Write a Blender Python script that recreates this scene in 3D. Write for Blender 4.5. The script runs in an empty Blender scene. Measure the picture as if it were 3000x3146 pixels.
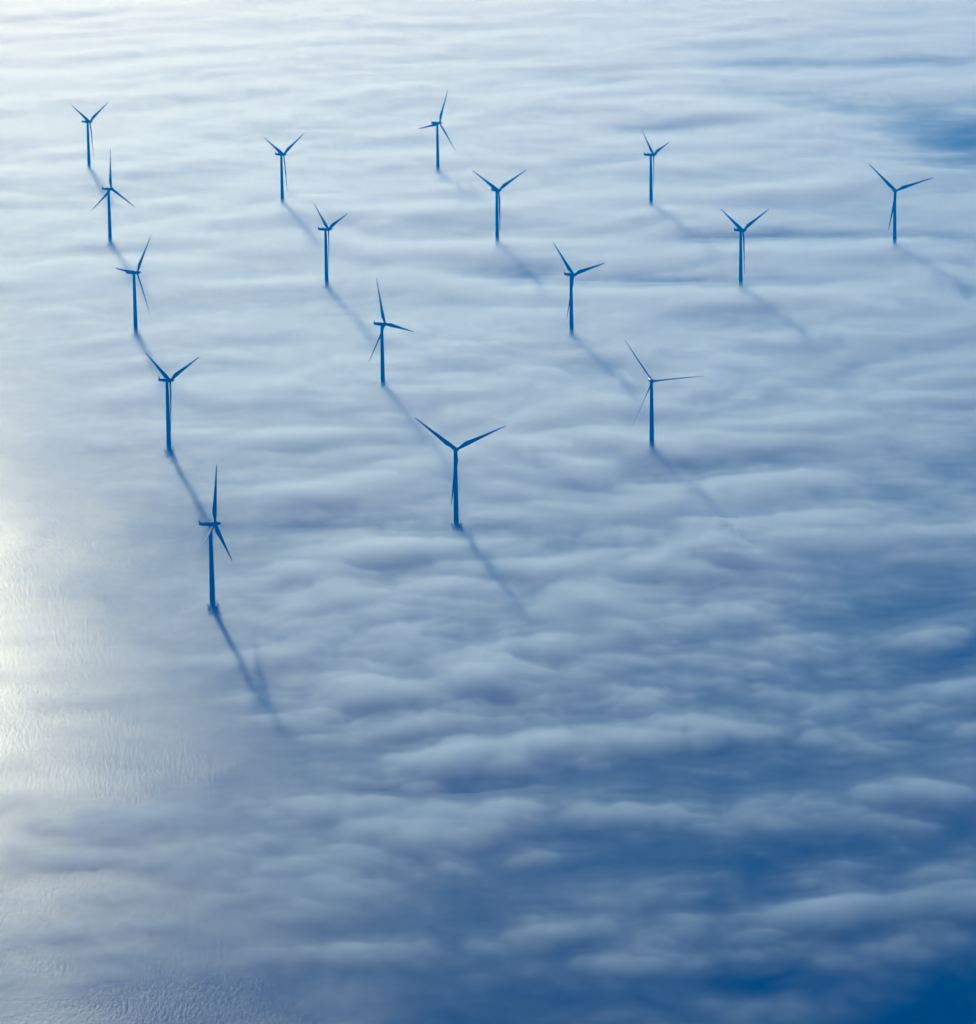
import bpy, bmesh, math, random
import numpy as np
from mathutils import Matrix, Vector

# ------------------------------------------------------------------ scene, camera, sky, sun
S = bpy.context.scene
C = S.collection
random.seed(4)

CAM_H = 823.176
PITCH, ROLL, FOC = 0.21946636, -0.01418283, 13747.19 / 3000 * 36
cam = bpy.data.cameras.new('camera')
cam.sensor_fit = 'HORIZONTAL'
cam.sensor_width = 36
cam.lens = FOC
cam.clip_start = 1
cam.clip_end = 120000
cam_ob = bpy.data.objects.new('camera', cam)
C.objects.link(cam_ob)
fw = Vector((0, math.cos(PITCH), -math.sin(PITCH)))
rt = Vector((1, 0, 0))
up = rt.cross(fw)
R_ = math.cos(ROLL) * rt + math.sin(ROLL) * up
U_ = -math.sin(ROLL) * rt + math.cos(ROLL) * up
cam_ob.matrix_world = Matrix(((R_.x, U_.x, -fw.x, 0), (R_.y, U_.y, -fw.y, 0), (R_.z, U_.z, -fw.z, CAM_H), (0, 0, 0, 1)))
S.camera = cam_ob

SUN_EL, SUN_AZ = math.radians(13.1), math.radians(-10.2)      # azimuth clockwise from +Y
world = bpy.data.worlds.new('World')
S.world = world
world.use_nodes = True
wn = world.node_tree
sky = wn.nodes.new('ShaderNodeTexSky')
sky.sky_type = 'NISHITA'
sky.sun_disc = False
sky.sun_elevation = SUN_EL
sky.sun_rotation = SUN_AZ
sky.air_density = 1.0
sky.dust_density = 0.0
sky.ozone_density = 10.0
bg = wn.nodes['Background']
wn.links.new(sky.outputs[0], bg.inputs[0])
bg.inputs[1].default_value = 0.15

sl = bpy.data.lights.new('sun', 'SUN')
sl.energy = 3.0
sl.angle = math.radians(1.8)
sl.color = (1.0, 0.885, 0.675)
sun = bpy.data.objects.new('sun', sl)
C.objects.link(sun)
sd = Vector((math.sin(SUN_AZ) * math.cos(SUN_EL), math.cos(SUN_AZ) * math.cos(SUN_EL), math.sin(SUN_EL)))
sun.rotation_euler = sd.to_track_quat('Z', 'Y').to_euler()
sun.location = (0, 3000, 1500)

vs_ = S.view_settings
vs_.view_transform = 'Standard'
vs_.look = 'None'
vs_.gamma = 1
vs_.exposure = -0.67
vs_.use_curve_mapping = False
vs_.use_white_balance = True
vs_.white_balance_temperature = 4160
vs_.white_balance_tint = -6

S.cycles.use_denoising = True
S.cycles.volume_bounces = 6
S.cycles.max_bounces = 12
S.cycles.diffuse_bounces = 2
S.cycles.glossy_bounces = 2
S.cycles.transparent_max_bounces = 64
S.cycles.use_adaptive_sampling = False
S.cycles.sample_clamp_indirect = 6

# ------------------------------------------------------------------ helpers
def tag(o, **k):
    for a, b in k.items():
        o[a] = b
    return o

def link_mesh(name, verts, faces, mat, parent=None, smooth=False):
    me = bpy.data.meshes.new(name)
    me.from_pydata([tuple(v) for v in verts], [], faces)
    me.materials.append(mat)
    if smooth:
        me.polygons.foreach_set('use_smooth', [True] * len(me.polygons))
    o = bpy.data.objects.new(name, me)
    C.objects.link(o)
    if parent:
        o.parent = parent
    return o

class MB:
    def __init__(s):
        s.v, s.f = [], []
    def loft(s, rings, cap=True, close=True):
        b = len(s.v)
        n = len(rings[0])
        for r in rings:
            s.v += [tuple(p) for p in r]
        for i in range(len(rings) - 1):
            for j in range(n):
                k = (j + 1) % n
                s.f.append((b + i * n + j, b + i * n + k, b + (i + 1) * n + k, b + (i + 1) * n + j))
        if cap:
            s.f.append(tuple(b + j for j in reversed(range(n))))
            s.f.append(tuple(b + (len(rings) - 1) * n + j for j in range(n)))
    def lathe(s, prof, n=32, axis='z', origin=(0, 0, 0)):
        rings = []
        for r, h in prof:
            ring = []
            for j in range(n):
                a = 2 * math.pi * j / n
                c, d = r * math.cos(a), r * math.sin(a)
                p = (c, d, h) if axis == 'z' else (h, c, d)
                ring.append((p[0] + origin[0], p[1] + origin[1], p[2] + origin[2]))
            rings.append(ring)
        s.loft(rings)
    def bar(s, a, b, r, n=6):
        a, b = Vector(a), Vector(b)
        d = (b - a).normalized()
        q = d.to_track_quat('Z', 'Y')
        rings = []
        for p in (a, b):
            rings.append([p + q @ Vector((r * math.cos(2 * math.pi * j / n), r * math.sin(2 * math.pi * j / n), 0)) for j in range(n)])
        s.loft(rings)
    def box(s, c, d):
        x, y, z = c
        a, b, h = d[0] / 2, d[1] / 2, d[2] / 2
        s.loft([[(x - a, y - b, z - h), (x + a, y - b, z - h), (x + a, y + b, z - h), (x - a, y + b, z - h)],
                [(x - a, y - b, z + h), (x + a, y - b, z + h), (x + a, y + b, z + h), (x - a, y + b, z + h)]])
    def build(s, name, mat, parent=None, smooth=False, auto=None):
        o = link_mesh(name, s.v, s.f, mat, parent, smooth)
        if auto:
            bm = bmesh.new()
            bm.from_mesh(o.data)
            for e in bm.edges:
                if len(e.link_faces) == 2 and e.calc_face_angle(0) > auto:
                    e.smooth = False
            bm.normal_update()
            bm.to_mesh(o.data)
            bm.free()
        return o

def mat(name, col, rough=0.45, noise=0.0, scale=0.2, spec=0.5):
    m = bpy.data.materials.new(name)
    m.use_nodes = True
    nt = m.node_tree
    p = nt.nodes['Principled BSDF']
    p.inputs['Roughness'].default_value = rough
    p.inputs['Specular IOR Level'].default_value = spec
    g = nt.nodes.new('ShaderNodeNewGeometry')
    n = nt.nodes.new('ShaderNodeTexNoise')
    n.inputs['Scale'].default_value = scale
    n.inputs['Detail'].default_value = 4
    nt.links.new(g.outputs['Position'], n.inputs['Vector'])
    r = nt.nodes.new('ShaderNodeMapRange')
    r.inputs['To Min'].default_value = 1 - noise
    r.inputs['To Max'].default_value = 1 + noise
    nt.links.new(n.outputs['Fac'], r.inputs['Value'])
    mx = nt.nodes.new('ShaderNodeVectorMath')
    mx.operation = 'SCALE'
    mx.inputs[0].default_value = col[:3]
    nt.links.new(r.outputs[0], mx.inputs['Scale'])
    nt.links.new(mx.outputs[0], p.inputs['Base Color'])
    return m

PAINT = mat('backlit_grey_paint', (0.04, 0.062, 0.12), 0.32, 0.06, 0.15, 0.5)  # light grey turbine paint, its blue backlit shade put into the base colour
BLADE = mat('blade_gelcoat', (0.04, 0.062, 0.12), 0.6, 0.05, 0.2, 0.25)  # light grey blades, darkened to the same backlit blue in the colour
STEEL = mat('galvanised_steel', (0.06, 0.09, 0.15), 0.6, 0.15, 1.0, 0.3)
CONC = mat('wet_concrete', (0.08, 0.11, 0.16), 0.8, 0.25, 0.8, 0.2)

# ------------------------------------------------------------------ water
def water_material():
    m = bpy.data.materials.new('sea_water')
    m.use_nodes = True
    nt = m.node_tree
    nt.nodes.remove(nt.nodes['Principled BSDF'])
    dif = nt.nodes.new('ShaderNodeBsdfDiffuse')
    dif.inputs['Color'].default_value = (0.002, 0.04, 0.12, 1)
    p = nt.nodes.new('ShaderNodeBsdfAnisotropic')          # glossy with Gaussian slopes, like a wind-roughened sea
    p.distribution = 'BECKMANN'
    p.inputs['Anisotropy'].default_value = 0.45            # long wave slopes mostly across the wind
    tg = nt.nodes.new('ShaderNodeCombineXYZ')
    tg.inputs[1].default_value = 1.0
    nt.links.new(tg.outputs[0], p.inputs['Tangent'])
    fr = nt.nodes.new('ShaderNodeFresnel')
    fr.inputs['IOR'].default_value = 1.333
    fk = nt.nodes.new('ShaderNodeMath'); fk.operation = 'MULTIPLY'; fk.inputs[1].default_value = 0.2
    nt.links.new(fr.outputs[0], fk.inputs[0])
    mix = nt.nodes.new('ShaderNodeMixShader')
    nt.links.new(fk.outputs[0], mix.inputs[0])
    nt.links.new(dif.outputs[0], mix.inputs[1])
    nt.links.new(p.outputs[0], mix.inputs[2])
    nt.links.new(mix.outputs[0], nt.nodes['Material Output'].inputs['Surface'])
    geo = nt.nodes.new('ShaderNodeNewGeometry')
    def noise(scale, rot, sx, sy, detail, rough=0.55):
        mp = nt.nodes.new('ShaderNodeMapping')
        mp.inputs['Rotation'].default_value = (0, 0, rot)
        mp.inputs['Scale'].default_value = (sx, sy, 1)
        nt.links.new(geo.outputs['Position'], mp.inputs['Vector'])
        n = nt.nodes.new('ShaderNodeTexNoise')
        n.inputs['Scale'].default_value = scale
        n.inputs['Detail'].default_value = detail
        n.inputs['Roughness'].default_value = rough
        n.inputs['Distortion'].default_value = 0.4
        nt.links.new(mp.outputs[0], n.inputs['Vector'])
        return n.outputs['Fac']
    a = noise(1.5, 0.12, 1, 0.2, 2)
    b = noise(0.5, -0.08, 1, 0.22, 2)
    c = noise(0.012, 0.3, 1, 0.5, 2)
    ma = nt.nodes.new('ShaderNodeMath'); ma.operation = 'MULTIPLY'; ma.inputs[1].default_value = 1.2
    mb = nt.nodes.new('ShaderNodeMath'); mb.operation = 'MULTIPLY'; mb.inputs[1].default_value = 1.7
    nt.links.new(a, ma.inputs[0]); nt.links.new(b, mb.inputs[0])
    ad = nt.nodes.new('ShaderNodeMath'); ad.operation = 'ADD'
    nt.links.new(ma.outputs[0], ad.inputs[0]); nt.links.new(mb.outputs[0], ad.inputs[1])
    bp = nt.nodes.new('ShaderNodeBump')
    bp.inputs['Strength'].default_value = 1.0
    bp.inputs['Distance'].default_value = 0.055
    nt.links.new(ad.outputs[0], bp.inputs['Height'])
    nt.links.new(bp.outputs[0], p.inputs['Normal'])
    mr = nt.nodes.new('ShaderNodeMapRange')
    mr.inputs['From Min'].default_value = 0.35
    mr.inputs['From Max'].default_value = 0.65
    mr.inputs['To Min'].default_value = 0.24
    mr.inputs['To Max'].default_value = 0.29
    nt.links.new(c, mr.inputs['Value'])
    nt.links.new(mr.outputs[0], p.inputs['Roughness'])
    return m

W = 45000
water = link_mesh('water', [(-W, -W, 0), (W, -W, 0), (W, W, 0), (-W, W, 0)], [(0, 1, 2, 3)], water_material())
tag(water, kind='structure', label='dark blue rippled sea under the fog, glittering at the left')

# ------------------------------------------------------------------ fog: closed bodies with rolling tops
YS = [7694, 6305, 5333, 4614, 4061, 3622, 3266, 2970, 2721, 2509, 2354]
AS = [-0.1117, -0.0671, -0.0224, 0.0223, 0.067, 0.1118]
T_TABLE = [
    [11, 11, 11, 10, 9.5, 9],
    [10, 10, 10, 9.5, 9, 8],
    [8, 9, 10, 10, 9.5, 8.5],
    [5.6, 8.3, 10, 11, 10, 8.5],
    [3.4, 6.3, 9.5, 10.5, 9.5, 8],
    [1.4, 4.2, 8, 9.4, 8.8, 7.6],
    [0.8, 2.9, 7.2, 8, 7.3, 6.5],
    [1.3, 2.6, 5.8, 6.6, 6.3, 5.5],
    [2.6, 2.6, 4.3, 5.2, 5, 4.3],
    [3.1, 2.6, 3.3, 4.1, 3.9, 3.0],
    [2.9, 2.2, 2.4, 2.9, 2.5, 1.5]]
# ground-plane bumps and hollows: x, y, first axis (dx, dy), second axis (dx, dy), height in metres
FEAT = [
    (664, 5900, 82.1, 125.8, -14.8, -198.1, -7.5),
    (475, 6323, 65.8, -7.3, -7.6, -101.9, -4.4),
    (583, 6131, 85.0, -9.2, -14.9, -158.4, -3.1),
    (222, 6072, 49.5, -5.3, -2.4, -63.2, -6.2),
    (157, 6588, 53.6, -6.2, -1.4, -55.6, -5.0),
    (342, 5107, 119.1, -10.8, -2.8, -41.5, -6.9),
    (203, 4813, 95.9, -8.2, -1.7, -40.4, -6.9),
    (39, 4875, 45.9, -3.9, -0.5, -48.2, -7.5),
    (537, 5078, 35.5, -3.2, -3.9, -37.3, -3.8),
    (323, 5000, 151.7, -13.4, -1.9, -29.0, 4.0),
    (178, 4741, 122.3, -10.3, -1.0, -26.2, 4.0),
    (-6, 5022, 94.4, -8.3, -0.1, -51.0, 3.0),
    (-19, 5302, 124.3, -11.6, 0.1, -48.6, 3.0),
    (-431, 5407, 114.8, -10.8, 3.2, -42.1, -1.9),
    (-94, 3624, 82.1, -18.3, 0.5, -33.1, -6.4),
    (-290, 3582, 55.8, -3.5, 1.7, -23.0, -1.2),
    (-50, 3548, 67.7, 16.9, 0.6, -22.5, 2.5),
    (-133, 3753, 89.4, -6.0, 0.9, -29.2, 3.0),
    (-26, 2837, 51.4, 7.1, 0.4, -18.5, -4.0),
    (157, 2928, 47.1, 27.5, -0.2, -33.4, -2.4),
    (-15, 2781, 74.2, 14.7, 0.4, -21.3, 4.0),
    (179, 2667, 53.2, 22.3, -1.1, -43.1, -2.4),
    (44, 2731, 19.8, -1.0, -0.4, -18.3, -3.2),
    (-230, 2643, 54.7, -2.6, 3.1, -40.6, -2.4),
    (347, 3182, 29.2, 53.3, 1.1, -31.9, -2.4),
    (265, 2439, 34.7, 42.8, 2.1, -50.1, -2.4),
    (155, 2454, 26.8, -1.2, -1.7, -26.2, -3.2),
    (-208, 2396, 46.9, -2.0, 1.4, -17.9, -2.4),
    (-16, 3068, 44.3, 12.6, 0.5, -22.8, -3.2),
    (23, 2942, 64.2, 30.2, 0.6, -23.5, 4.0),
    (94, 3276, 63.6, 23.7, -0.2, -32.1, 3.0),
    (237, 2828, 57.1, 31.8, -1.1, -31.3, 4.0),
    (64, 2608, 38.2, 7.1, -0.2, -25.1, 4.0),
    (-98, 2605, 28.5, -1.3, 0.8, -27.2, 3.0),
    (217, 2580, 29.2, 15.0, -0.7, -24.3, 3.0),
    (189, 3839, 71.0, 53.3, -0.5, -34.4, -5.0),
    (251, 3748, 74.3, 42.5, -1.1, -28.9, 2.5),
    (95, 4313, 27.0, -57.8, -6.9, -75.7, -3.8),
    (-144, 5347, 125.6, -11.8, 1.2, -49.4, 2.0),
    (452, 6745, 109.0, -12.9, -3.5, -51.8, -5.0),
    (660, 6787, 46.9, -5.6, -5.1, -52.4, -5.0),
    (61, 6996, 146.2, -17.8, -0.7, -69.4, 4.0),
    (332, 6270, 50.9, -5.6, -3.0, -56.1, 3.0)]

def hash2(ix, iy, seed):
    h = (ix.astype(np.int64) * 374761393 + iy.astype(np.int64) * 668265263 + seed * 1442695041) & 0xffffffff
    h = ((h ^ (h >> 13)) * 1274126177) & 0xffffffff
    h = (h ^ (h >> 16)) & 0xffffffff
    return h

def perlin(x, y, seed):
    ix, iy = np.floor(x), np.floor(y)
    fx, fy = x - ix, y - iy
    u = fx * fx * fx * (fx * (fx * 6 - 15) + 10)
    v = fy * fy * fy * (fy * (fy * 6 - 15) + 10)
    def g(dx, dy):
        a = hash2(ix + dx, iy + dy, seed) / 4294967296.0 * 2 * np.pi
        return np.cos(a) * (fx - dx) + np.sin(a) * (fy - dy)
    n0 = g(0, 0) * (1 - u) + g(1, 0) * u
    n1 = g(0, 1) * (1 - u) + g(1, 1) * u
    return (n0 * (1 - v) + n1 * v) * 1.5

def fbm(x, y, seed, oct=4, gain=0.5):
    s, a, t = 0, 1, 0
    for k in range(oct):
        s = s + a * perlin(x * 2 ** k + 17.3 * k, y * 2 ** k - 9.1 * k, seed + k)
        t += a
        a *= gain
    return s / t

def billow(x, y, seed, oct=3, gain=0.5):
    s, a, t = 0, 1, 0
    for k in range(oct):
        s = s + a * np.abs(perlin(x * 2 ** k + 5.7 * k, y * 2 ** k + 3.3 * k, seed + k))
        t += a
        a *= gain
    return s / t * 2

def fog_grid(nx, ny):
    y0, y1 = 2050.0, 9200.0
    t = np.linspace(0, 1, ny)
    y = 1 / (1 / y0 + (1 / y1 - 1 / y0) * t)                       # rows closer together near the viewer's side
    y = 0.55 * y + 0.45 * (y0 + (y1 - y0) * t)
    a = np.linspace(-1, 1, nx)
    Y, A = np.meshgrid(y, a, indexing='ij')
    X = A * (0.125 * Y + 60)
    return X, Y

def smoothstep(x):
    x = np.clip(x, 0, 1)
    return x * x * (3 - 2 * x)

def base_level(X, Y):
    ys = np.array(YS[::-1], float)
    T = np.array(T_TABLE[::-1], float)
    a = X / Y
    ca = np.clip((a - AS[0]) / (AS[-1] - AS[0]) * (len(AS) - 1), 0, len(AS) - 1.001)
    cy = np.clip(np.interp(Y, ys, np.arange(len(ys))), 0, len(ys) - 1.001)
    i, j = cy.astype(int), ca.astype(int)
    fy, fx = smoothstep(cy - i), smoothstep(ca - j)
    return (T[i, j] * (1 - fy) * (1 - fx) + T[i + 1, j] * fy * (1 - fx) + T[i, j + 1] * (1 - fy) * fx + T[i + 1, j + 1] * fy * fx)

def features(X, Y):
    s = np.zeros_like(X)
    for (fx, fy, ax, ay, bx, by, amp) in FEAT:
        det = ax * by - bx * ay
        dx, dy = X - fx, Y - fy
        p = (by * dx - bx * dy) / det
        q = (-ay * dx + ax * dy) / det
        s += amp * np.exp(-0.5 * (p * p + q * q))
    return s

TH = math.radians(28)
def fog_height(X, Y):
    # crest direction is turned a little from the view
    wx = X + 45 * fbm(X / 260, Y / 260, 91, 1)
    wy = Y + 55 * fbm(X / 240, Y / 240, 71, 1)
    p = (math.cos(TH) * wx + math.sin(TH) * wy)
    q = (-math.sin(TH) * wx + math.cos(TH) * wy)
    big = 0.6 * fbm(p / 250, q / 140, 11, 2) + 0.4 * fbm(p / 700, q / 400, 5, 2) + (0.05 + 0.6 * smoothstep((3900 - Y) / 900)) * fbm(p / 420, q / 90, 51, 2)
    far = 1 - 0.5 * smoothstep((Y - 3300) / 1400)
    mid = far * (1 + 0.25 * smoothstep((3400 - Y) / 600)) * (billow(X / 92 + 0.4 * Y / 92, Y / 80 - 0.25 * X / 80, 23, 3, 0.45) - 0.5)
    small = (0.4 + 0.6 * far) * (billow(X / 26, Y / 26, 37, 3, 0.55) - 0.5)
    T = base_level(X, Y)
    F = features(X, Y)
    k = np.clip(T / 9.0, 0.25, 1.15) * (1 + 0.7 * smoothstep((3700 - Y) / 1000))
    return T + F, k, big, mid, small

def fog_shell(name, nx, ny, fn, mat_):
    X, Y = fog_grid(nx, ny)
    Z = fn(X, Y)
    Z = 0.5 * (Z + np.sqrt(Z * Z + 3.0)) + 0.05       # soft floor just above the sea
    Z[0, :] = Z[-1, :] = -0.5
    Z[:, 0] = Z[:, -1] = -0.5
    n = nx * ny
    co = np.empty((n * 1 + 4, 3), np.float32)
    co[:n, 0] = X.ravel(); co[:n, 1] = Y.ravel(); co[:n, 2] = Z.ravel()
    idx = np.arange(n).reshape(ny, nx)
    quads = np.stack([idx[:-1, :-1], idx[:-1, 1:], idx[1:, 1:], idx[1:, :-1]], -1).reshape(-1, 4)
    # underside: four corners below the sea, sides stitched with long faces
    zb = -2.0
    for k, (a, b) in enumerate(((0, 0), (0, nx - 1), (ny - 1, nx - 1), (ny - 1, 0))):
        co[n + k] = (X[a, b], Y[a, b], zb)
    b0, b1, b2, b3 = n, n + 1, n + 2, n + 3
    sides = [
        [b1, b0] + idx[0, :].tolist(),
        [b2, b1] + idx[:, -1].tolist(),
        [b3, b2] + idx[-1, ::-1].tolist(),
        [b0, b3] + idx[::-1, 0].tolist(),
        [b0, b1, b2, b3][::-1],
    ]
    me = bpy.data.meshes.new(name)
    nl = quads.size + sum(len(s) for s in sides)
    me.vertices.add(len(co))
    me.vertices.foreach_set('co', co.ravel())
    me.loops.add(nl)
    loops = np.concatenate([quads.ravel()] + [np.array(s) for s in sides]).astype(np.int32)
    me.loops.foreach_set('vertex_index', loops)
    me.polygons.add(len(quads) + 5)
    starts = np.concatenate([np.arange(len(quads)) * 4, quads.size + np.cumsum([0] + [len(s) for s in sides[:-1]])]).astype(np.int32)
    me.polygons.foreach_set('loop_start', starts)
    me.update(calc_edges=True)
    me.validate()
    me.materials.append(mat_)
    o = bpy.data.objects.new(name, me)
    C.objects.link(o)
    return o

def volume_material(name, density, color, g, absorb=(1, 1, 1)):
    m = bpy.data.materials.new(name)
    m.use_nodes = True
    nt = m.node_tree
    nt.nodes.clear()
    out = nt.nodes.new('ShaderNodeOutputMaterial')
    v = nt.nodes.new('ShaderNodeVolumePrincipled')
    v.inputs['Density'].default_value = density
    v.inputs['Color'].default_value = (*color, 1)
    v.inputs['Anisotropy'].default_value = g
    v.inputs['Absorption Color'].default_value = (*absorb, 1)
    nt.links.new(v.outputs[0], out.inputs['Volume'])
    m.cycles.homogeneous_volume = True
    return m

FOG_COL = (0.88, 0.97, 1.0)
G = 0.93
def top_mist(X, Y):
    T, k, big, mid, small = fog_height(X, Y)
    return 1.3 * smoothstep((Y - 2300) / 700) + 2.8 * smoothstep((T + 1) / 8) + 0.9 * np.clip(T, -12, 20) + (0.3 + 0.7 * k) * (5.5 * big + 2.5 * mid + 0.9 * small)
def top_body(X, Y):
    T, k, big, mid, small = fog_height(X, Y)
    return T * 1.0 - 2.0 + k * (9.5 * big + 5.5 * mid + 2.2 * small)
def top_core(X, Y):
    T, k, big, mid, small = fog_height(X, Y)
    return T * 1.0 - 4.5 + k * (11.5 * big + 7.5 * mid + 3.4 * small)

NX, NY = 420, 1100
for nm, fn, dens in (('fog_mist', top_mist, 0.015), ('fog_bank', top_body, 0.020), ('fog_core', top_core, 0.05)):
    o = fog_shell(nm, NX, NY, fn, volume_material(nm, dens, FOG_COL, G, (0.66, 0.45, 1.0)))
    tag(o, kind='stuff')

# ------------------------------------------------------------------ haze
hm = MB()
hm.box((0, 5000, 449), (9000, 14000, 900))
haze = hm.build('haze', volume_material("haze", 0.00012, (0.03, 0.39, 1.0), 0.35))
tag(haze, kind='stuff')

# ------------------------------------------------------------------ wind turbines
def blade_mesh(feather=0.0):
    m = MB()
    st = [(0.9, 1.9, 1.9, 0.5, 16), (2.2, 1.95, 1.85, 0.5, 16), (4.0, 2.3, 1.6, 0.44, 15), (6.5, 3.0, 1.2, 0.36, 13), (8.8, 3.5, 0.98, 0.31, 11),
          (10.0, 3.55, 0.88, 0.3, 10), (11.5, 3.4, 0.78, 0.3, 8.5), (15, 2.95, 0.62, 0.3, 6.5), (20, 2.45, 0.47, 0.3, 4.5), (26, 1.95, 0.34, 0.3, 2.5),
          (32, 1.5, 0.24, 0.3, 1.2), (38, 1.1, 0.17, 0.3, 0.3), (43, 0.78, 0.11, 0.31, 0), (45.4, 0.55, 0.08, 0.33, 0), (46.1, 0.34, 0.05, 0.36, 0), (46.3, 0.12, 0.03, 0.4, 0)]
    n = 16
    rings = []
    for z, c, t, le, tw in st:
        a = -math.radians(tw + 6) - feather
        ring = []
        for j in range(n):
            th = 2 * math.pi * j / n
            u = 0.5 - 0.5 * math.cos(th)                    # 0 leading .. 1 trailing
            rnd = min(1, max(0, (4.5 - z) / 3.5))
            prof = (1 - rnd) * (2.6 * math.sqrt(max(u, 0)) * (1 - u) * 0.5) + rnd * 0.5 * abs(math.sin(th))
            x = (u - le) * c * 1.08
            y = (1 if th < math.pi else -1) * prof * t
            ring.append((x * math.cos(a) - y * math.sin(a), x * math.sin(a) + y * math.cos(a), z))
        rings.append(ring)
    m.loft(rings)
    return m

def tower_parts(root):
    t = MB()
    prof = [(2.5, 3.3), (2.5, 3.45), (2.15, 3.45), (2.12, 9)]
    for k in range(1, 13):
        z = 9 + (65.9 - 9) * k / 12
        prof.append((2.12 + (1.32 - 2.12) * (k / 12) ** 1.15, z))
    t.lathe(prof, 36)
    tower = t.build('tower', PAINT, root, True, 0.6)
    d = MB()
    d.box((0.0, -2.16, 5.0), (0.95, 0.16, 2.1))
    for k in range(6):
        d.box((0, -2.5 - 0.28 * k, 3.85 - 0.1 * k), (1.0, 0.26, 0.05))
    door = d.build('door', STEEL, tower)
    for z, r in ((26, 1.93), (46, 1.66)):
        fl = MB()
        fl.lathe([(r - 0.1, z), (r + 0.07, z + 0.02), (r + 0.07, z + 0.2), (r - 0.1, z + 0.22)], 36)
        fl.build('flange_ring', PAINT, tower)
    f = MB()
    f.lathe([(4.4, -2.3), (4.4, 0.6), (4.1, 1.4), (3.6, 2.0), (3.5, 2.5), (4.4, 2.9)], 28)
    f.build('foundation', CONC, root, False)
    p = MB()
    p.lathe([(4.7, 2.905), (4.85, 2.95), (4.85, 3.25), (4.7, 3.295)], 28)
    plat = p.build('platform', STEEL, root)
    r = MB()
    nrail = 28
    for z in (3.85, 4.4):
        for k in range(nrail):
            a0, a1 = 2 * math.pi * k / nrail, 2 * math.pi * (k + 1) / nrail
            r.bar((4.7 * math.cos(a0), 4.7 * math.sin(a0), z), (4.7 * math.cos(a1), 4.7 * math.sin(a1), z), 0.05, 5)
    for k in range(nrail):
        a0 = 2 * math.pi * k / nrail
        r.bar((4.7 * math.cos(a0), 4.7 * math.sin(a0), 3.296), (4.7 * math.cos(a0), 4.7 * math.sin(a0), 4.48), 0.06, 5)
    r.build('railing', STEEL, plat)
    c = MB()
    cx, cy = 3.6, -1.3
    c.bar((cx, cy, 3.3), (cx, cy, 7.4), 0.16, 8)
    c.bar((cx, cy, 7.3), (cx + 1.7, cy - 0.8, 7.9), 0.11, 8)
    c.bar((cx, cy, 6.0), (cx + 0.9, cy - 0.4, 7.6), 0.07, 6)
    c.box((cx, cy, 3.75), (0.6, 0.6, 0.8))
    c.build('davit_crane', STEEL, plat)
    c = MB()
    for s in (-0.45, 0.45):
        c.bar((4.95, s, -1.5), (4.95, s, 4.4), 0.12, 8)
    for k in range(12):
        c.bar((4.95, -0.45, -0.8 + 0.4 * k), (4.95, 0.45, -0.8 + 0.4 * k), 0.04, 5)
    c.build('boat_landing', STEEL, root)
    return [tower, plat]

HUBZ, OVER, TILT, CONE = 68.0, 3.755, 0.0926, 0.0439
def nacelle_part(root):
    # local +x towards the rotor, origin at the hub height on the tower axis
    m = MB()
    def ring(x, ry, zt, zb, n=24, sq=2.8):
        out = []
        for j in range(n):
            a = 2 * math.pi * j / n
            ca, sa = math.cos(a), math.sin(a)
            yy = ry * math.copysign(abs(ca) ** (2 / sq), ca)
            zz = math.copysign(abs(sa) ** (2 / sq), sa)
            zc, hh = (zt + zb) / 2, (zt - zb) / 2
            out.append((x, yy, zc + hh * zz))
        return out
    secs = [(-8.9, 0.9, 0.55, -1.1), (-8.75, 1.15, 0.8, -1.4), (-8.3, 1.3, 0.95, -1.6), (-6.5, 1.42, 1.05, -1.68), (-3.0, 1.58, 1.2, -1.78),
            (0.0, 1.62, 1.32, -1.85), (1.8, 1.6, 1.36, -1.8), (2.35, 1.5, 1.34, -1.6), (2.5, 1.3, 1.2, -1.35)]
    m.loft([ring(*s) for s in secs])
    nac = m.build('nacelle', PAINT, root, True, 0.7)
    nac.location = (0, 0, HUBZ - 0.15)
    f = MB()                                               # swept fin standing on the tail
    prof = [(-9.0, 0.35), (-9.35, 3.0), (-9.15, 3.05), (-8.6, 1.9), (-7.9, 1.2), (-6.9, 0.9), (-6.9, 0.6)]
    def slab(prof, w0):
        b = len(f.v)
        n = len(prof)
        for s in (-1, 1):
            for x, z in prof:
                w = w0 * (1.0 if z < 1.3 else 0.55)
                f.v.append((x, s * w, z))
        f.f.append(tuple(b + i for i in reversed(range(n))))
        f.f.append(tuple(b + n + i for i in range(n)))
        for i in range(n):
            j = (i + 1) % n
            f.f.append((b + i, b + j, b + n + j, b + n + i))
    slab(prof, 0.22)
    f.build('tail_fin', PAINT, nac)
    k = MB()
    k.bar((-1.2, 0.5, 1.2), (-1.2, 0.5, 2.2), 0.05)
    k.bar((-1.2, -0.1, 2.0), (-1.2, 1.0, 2.0), 0.04)
    k.box((-1.2, 0.95, 2.1), (0.18, 0.18, 0.22))
    k.box((-1.2, -0.05, 2.1), (0.18, 0.18, 0.22))
    k.build('weather_mast', STEEL, nac)
    k = MB()
    k.box((-2.9, 0, 1.38), (1.6, 1.3, 0.36))
    k.build('roof_hatch', PAINT, nac)
    y = MB()
    y.lathe([(1.36, -2.1), (1.5, -2.05), (1.5, -1.6), (1.3, -1.5)], 30)
    y.build('yaw_collar', STEEL, nac)
    return nac

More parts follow.
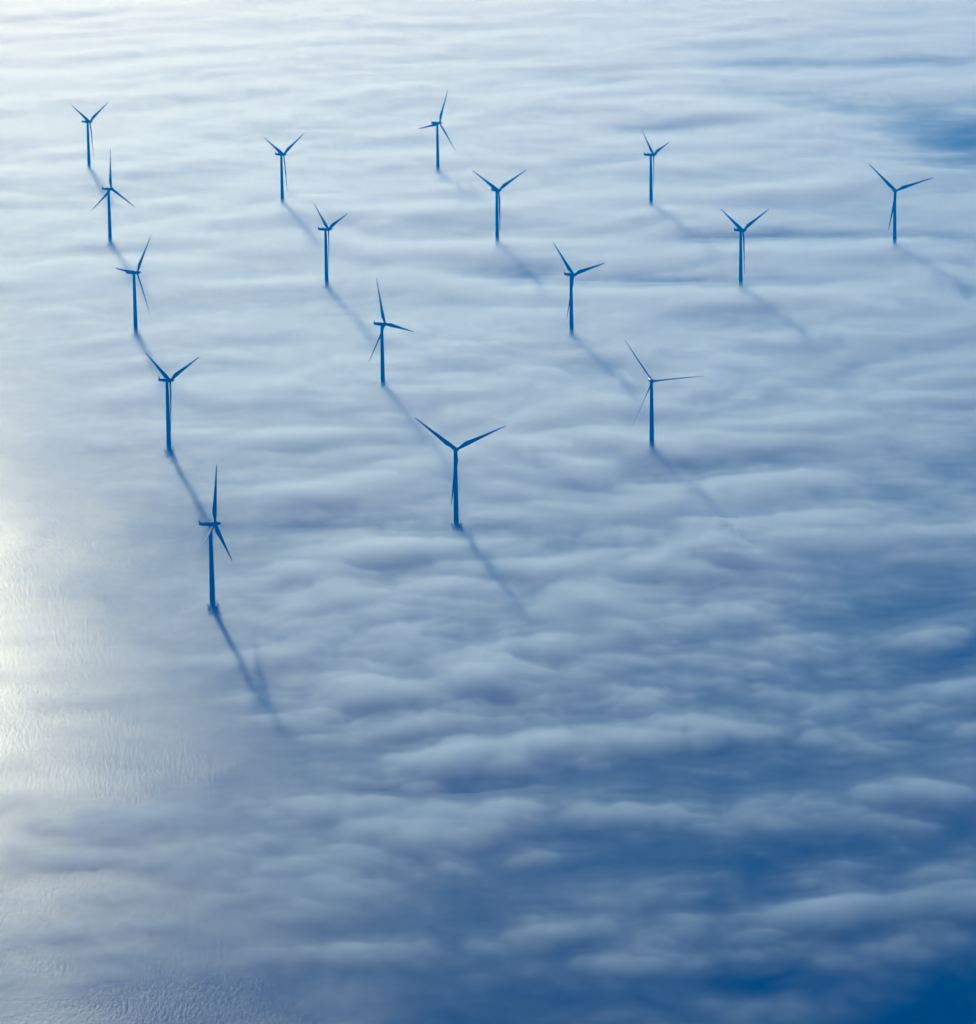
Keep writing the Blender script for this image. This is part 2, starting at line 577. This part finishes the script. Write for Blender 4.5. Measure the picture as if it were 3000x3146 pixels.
def hub_part(root):
    m = MB()
    m.lathe([(1.25, -1.35), (1.5, -1.1), (1.62, -0.2), (1.6, 0.7), (1.42, 1.6), (1.18, 2.6), (0.92, 3.5), (0.74, 4.1), (0.5, 4.45), (0.2, 4.6), (0.02, 4.63)], 30, 'x')
    for k in range(3):
        pass
    h = m.build('hub', PAINT, root, True, 0.8)
    return h

def rotor_basis():
    n = Vector((math.cos(TILT), 0, math.sin(TILT)))
    h = Vector((0, 1, 0))
    v = n.cross(h)
    return n, h, v
HUB = Vector((OVER, 0, HUBZ))
def blade_matrix(ph):
    n, h, v = rotor_basis()
    r = (math.cos(ph) * v + math.sin(ph) * h)
    d = r * math.cos(CONE) + n * math.sin(CONE)
    yv = (n * math.cos(CONE) - r * math.sin(CONE))
    xv = yv.cross(d)
    return Matrix(((xv.x, yv.x, d.x, HUB.x), (xv.y, yv.y, d.y, HUB.y), (xv.z, yv.z, d.z, HUB.z), (0, 0, 0, 1)))
n_, h_, v_ = rotor_basis()
HUB_M = Matrix(((n_.x, h_.x, v_.x, HUB.x), (n_.y, h_.y, v_.y, HUB.y), (n_.z, h_.z, v_.z, HUB.z), (0, 0, 0, 1)))

def make_turbine():
    root = bpy.data.objects.new('wind_turbine', None)
    C.objects.link(root)
    tower_parts(root)
    nacelle_part(root)
    hub = hub_part(root)
    hub.matrix_basis = HUB_M
    bm_ = blade_mesh()
    for k in range(3):
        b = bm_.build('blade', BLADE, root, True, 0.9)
        b.matrix_basis = blade_matrix(k * 2 * math.pi / 3)
    return root

def kids(o):
    return [c for c in bpy.data.objects if c.parent == o]
def copy_tree(o, parent=None):
    c = o.copy()
    C.objects.link(c)
    c.parent = parent
    for ch in kids(o):
        copy_tree(ch, c)
    return c

# base x, y, yaw of the rotor axis, rotor phase, label
TURB = [
    (-507.91, 5726.36, -0.5354, 5.3069, 'small pale blue turbine at the far upper left, V blades over one hanging blade'),
    (-433.7, 5132.39, -0.5887, 0.0859, 'left row turbine with one blade straight up, its foot lost in white fog'),
    (-360.34, 4540.41, -0.4496, 0.7728, 'left row turbine with one blade leaning right and another level over its nacelle tail'),
    (-286.84, 3949.6, -0.5772, 5.4473, 'left row turbine with V blades, just above the nearest turbine with the upright blade'),
    (-213.83, 3358.87, -0.2001, 0.3801, 'nearest turbine, dark blue beside the sun glitter, rotor edge-on with one blade upright'),
    (-244.96, 5398.47, -0.6115, 5.3031, 'V bladed turbine right of the far upper left one, ghostly platform in the fog'),
    (-172.14, 4808.93, -0.4397, 5.5276, 'turbine with a steep left blade, between the upper left V turbine and the centre left'),
    (-99.19, 4219.89, -0.5928, 6.0802, 'centre left turbine with one blade straight up and another pointing level right'),
    (-26.48, 3629.61, -1.236, 5.4026, 'large dark centre turbine with wide Y rotor, platform clear over a dark fog gap'),
    (-57.65, 5666.41, -0.654, 0.4778, 'uppermost turbine, one tall blade leaning right and one pointing left below its nacelle'),
    (15.11, 5078.85, -0.8817, 5.3275, 'turbine with wide V rotor just below the uppermost one, no platform showing'),
    (87.77, 4489.29, -0.7686, 5.6269, 'turbine right of centre, two raised blades, third behind its tower, platform a faint ghost'),
    (147.3, 3914.81, -1.3605, 5.7124, 'turbine with thin feathered blades, one pointing level right, and a bright nacelle end'),
    (202.21, 5350.54, -0.4706, 5.5452, 'small upper right turbine with a steep left blade and a short right blade'),
    (276.08, 4760.99, -0.7634, 5.3602, 'right side turbine whose tower is cut off by a bright fog crest, symmetric V blades'),
    (467.05, 5033.37, -1.2917, 5.4899, 'turbine farthest to the right, broad rotor with a glint on its nacelle')
]
proto = make_turbine()
FIXED = ('tower', 'platform', 'foundation', 'boat_landing')      # these do not turn with the rotor
feathered = {}
rest = []
for i, (x, y, yaw, ph, lab) in enumerate(TURB):
    rest.append(proto if i == 0 else copy_tree(proto))
for root, (x, y, yaw, ph, lab) in zip(rest, TURB):
    root.location = (x, y, 0)
    root.rotation_euler = (0, 0, yaw)
    tag(root, label=lab, category='wind turbine', group='offshore wind turbines rising from the sea fog')
    bl = 0
    for ch in kids(root):
        nm = ch.name.split('.')[0]
        if nm in FIXED:
            ch.rotation_euler = (0, 0, -yaw)
        elif nm == 'blade':
            ch.matrix_basis = blade_matrix(ph + bl * 2 * math.pi / 3)
            fe = 80 if abs(x + 213.8) < 1 else 64 if 'feathered' in lab else 0
            if fe:
                if fe not in feathered:
                    fb = blade_mesh(math.radians(fe))
                    fm = bpy.data.meshes.new('feathered_blade')
                    fm.from_pydata(fb.v, [], fb.f)
                    fm.materials.append(BLADE)
                    fm.polygons.foreach_set('use_smooth', [True] * len(fm.polygons))
                    feathered[fe] = fm
                ch.data = feathered[fe]
            bl += 1
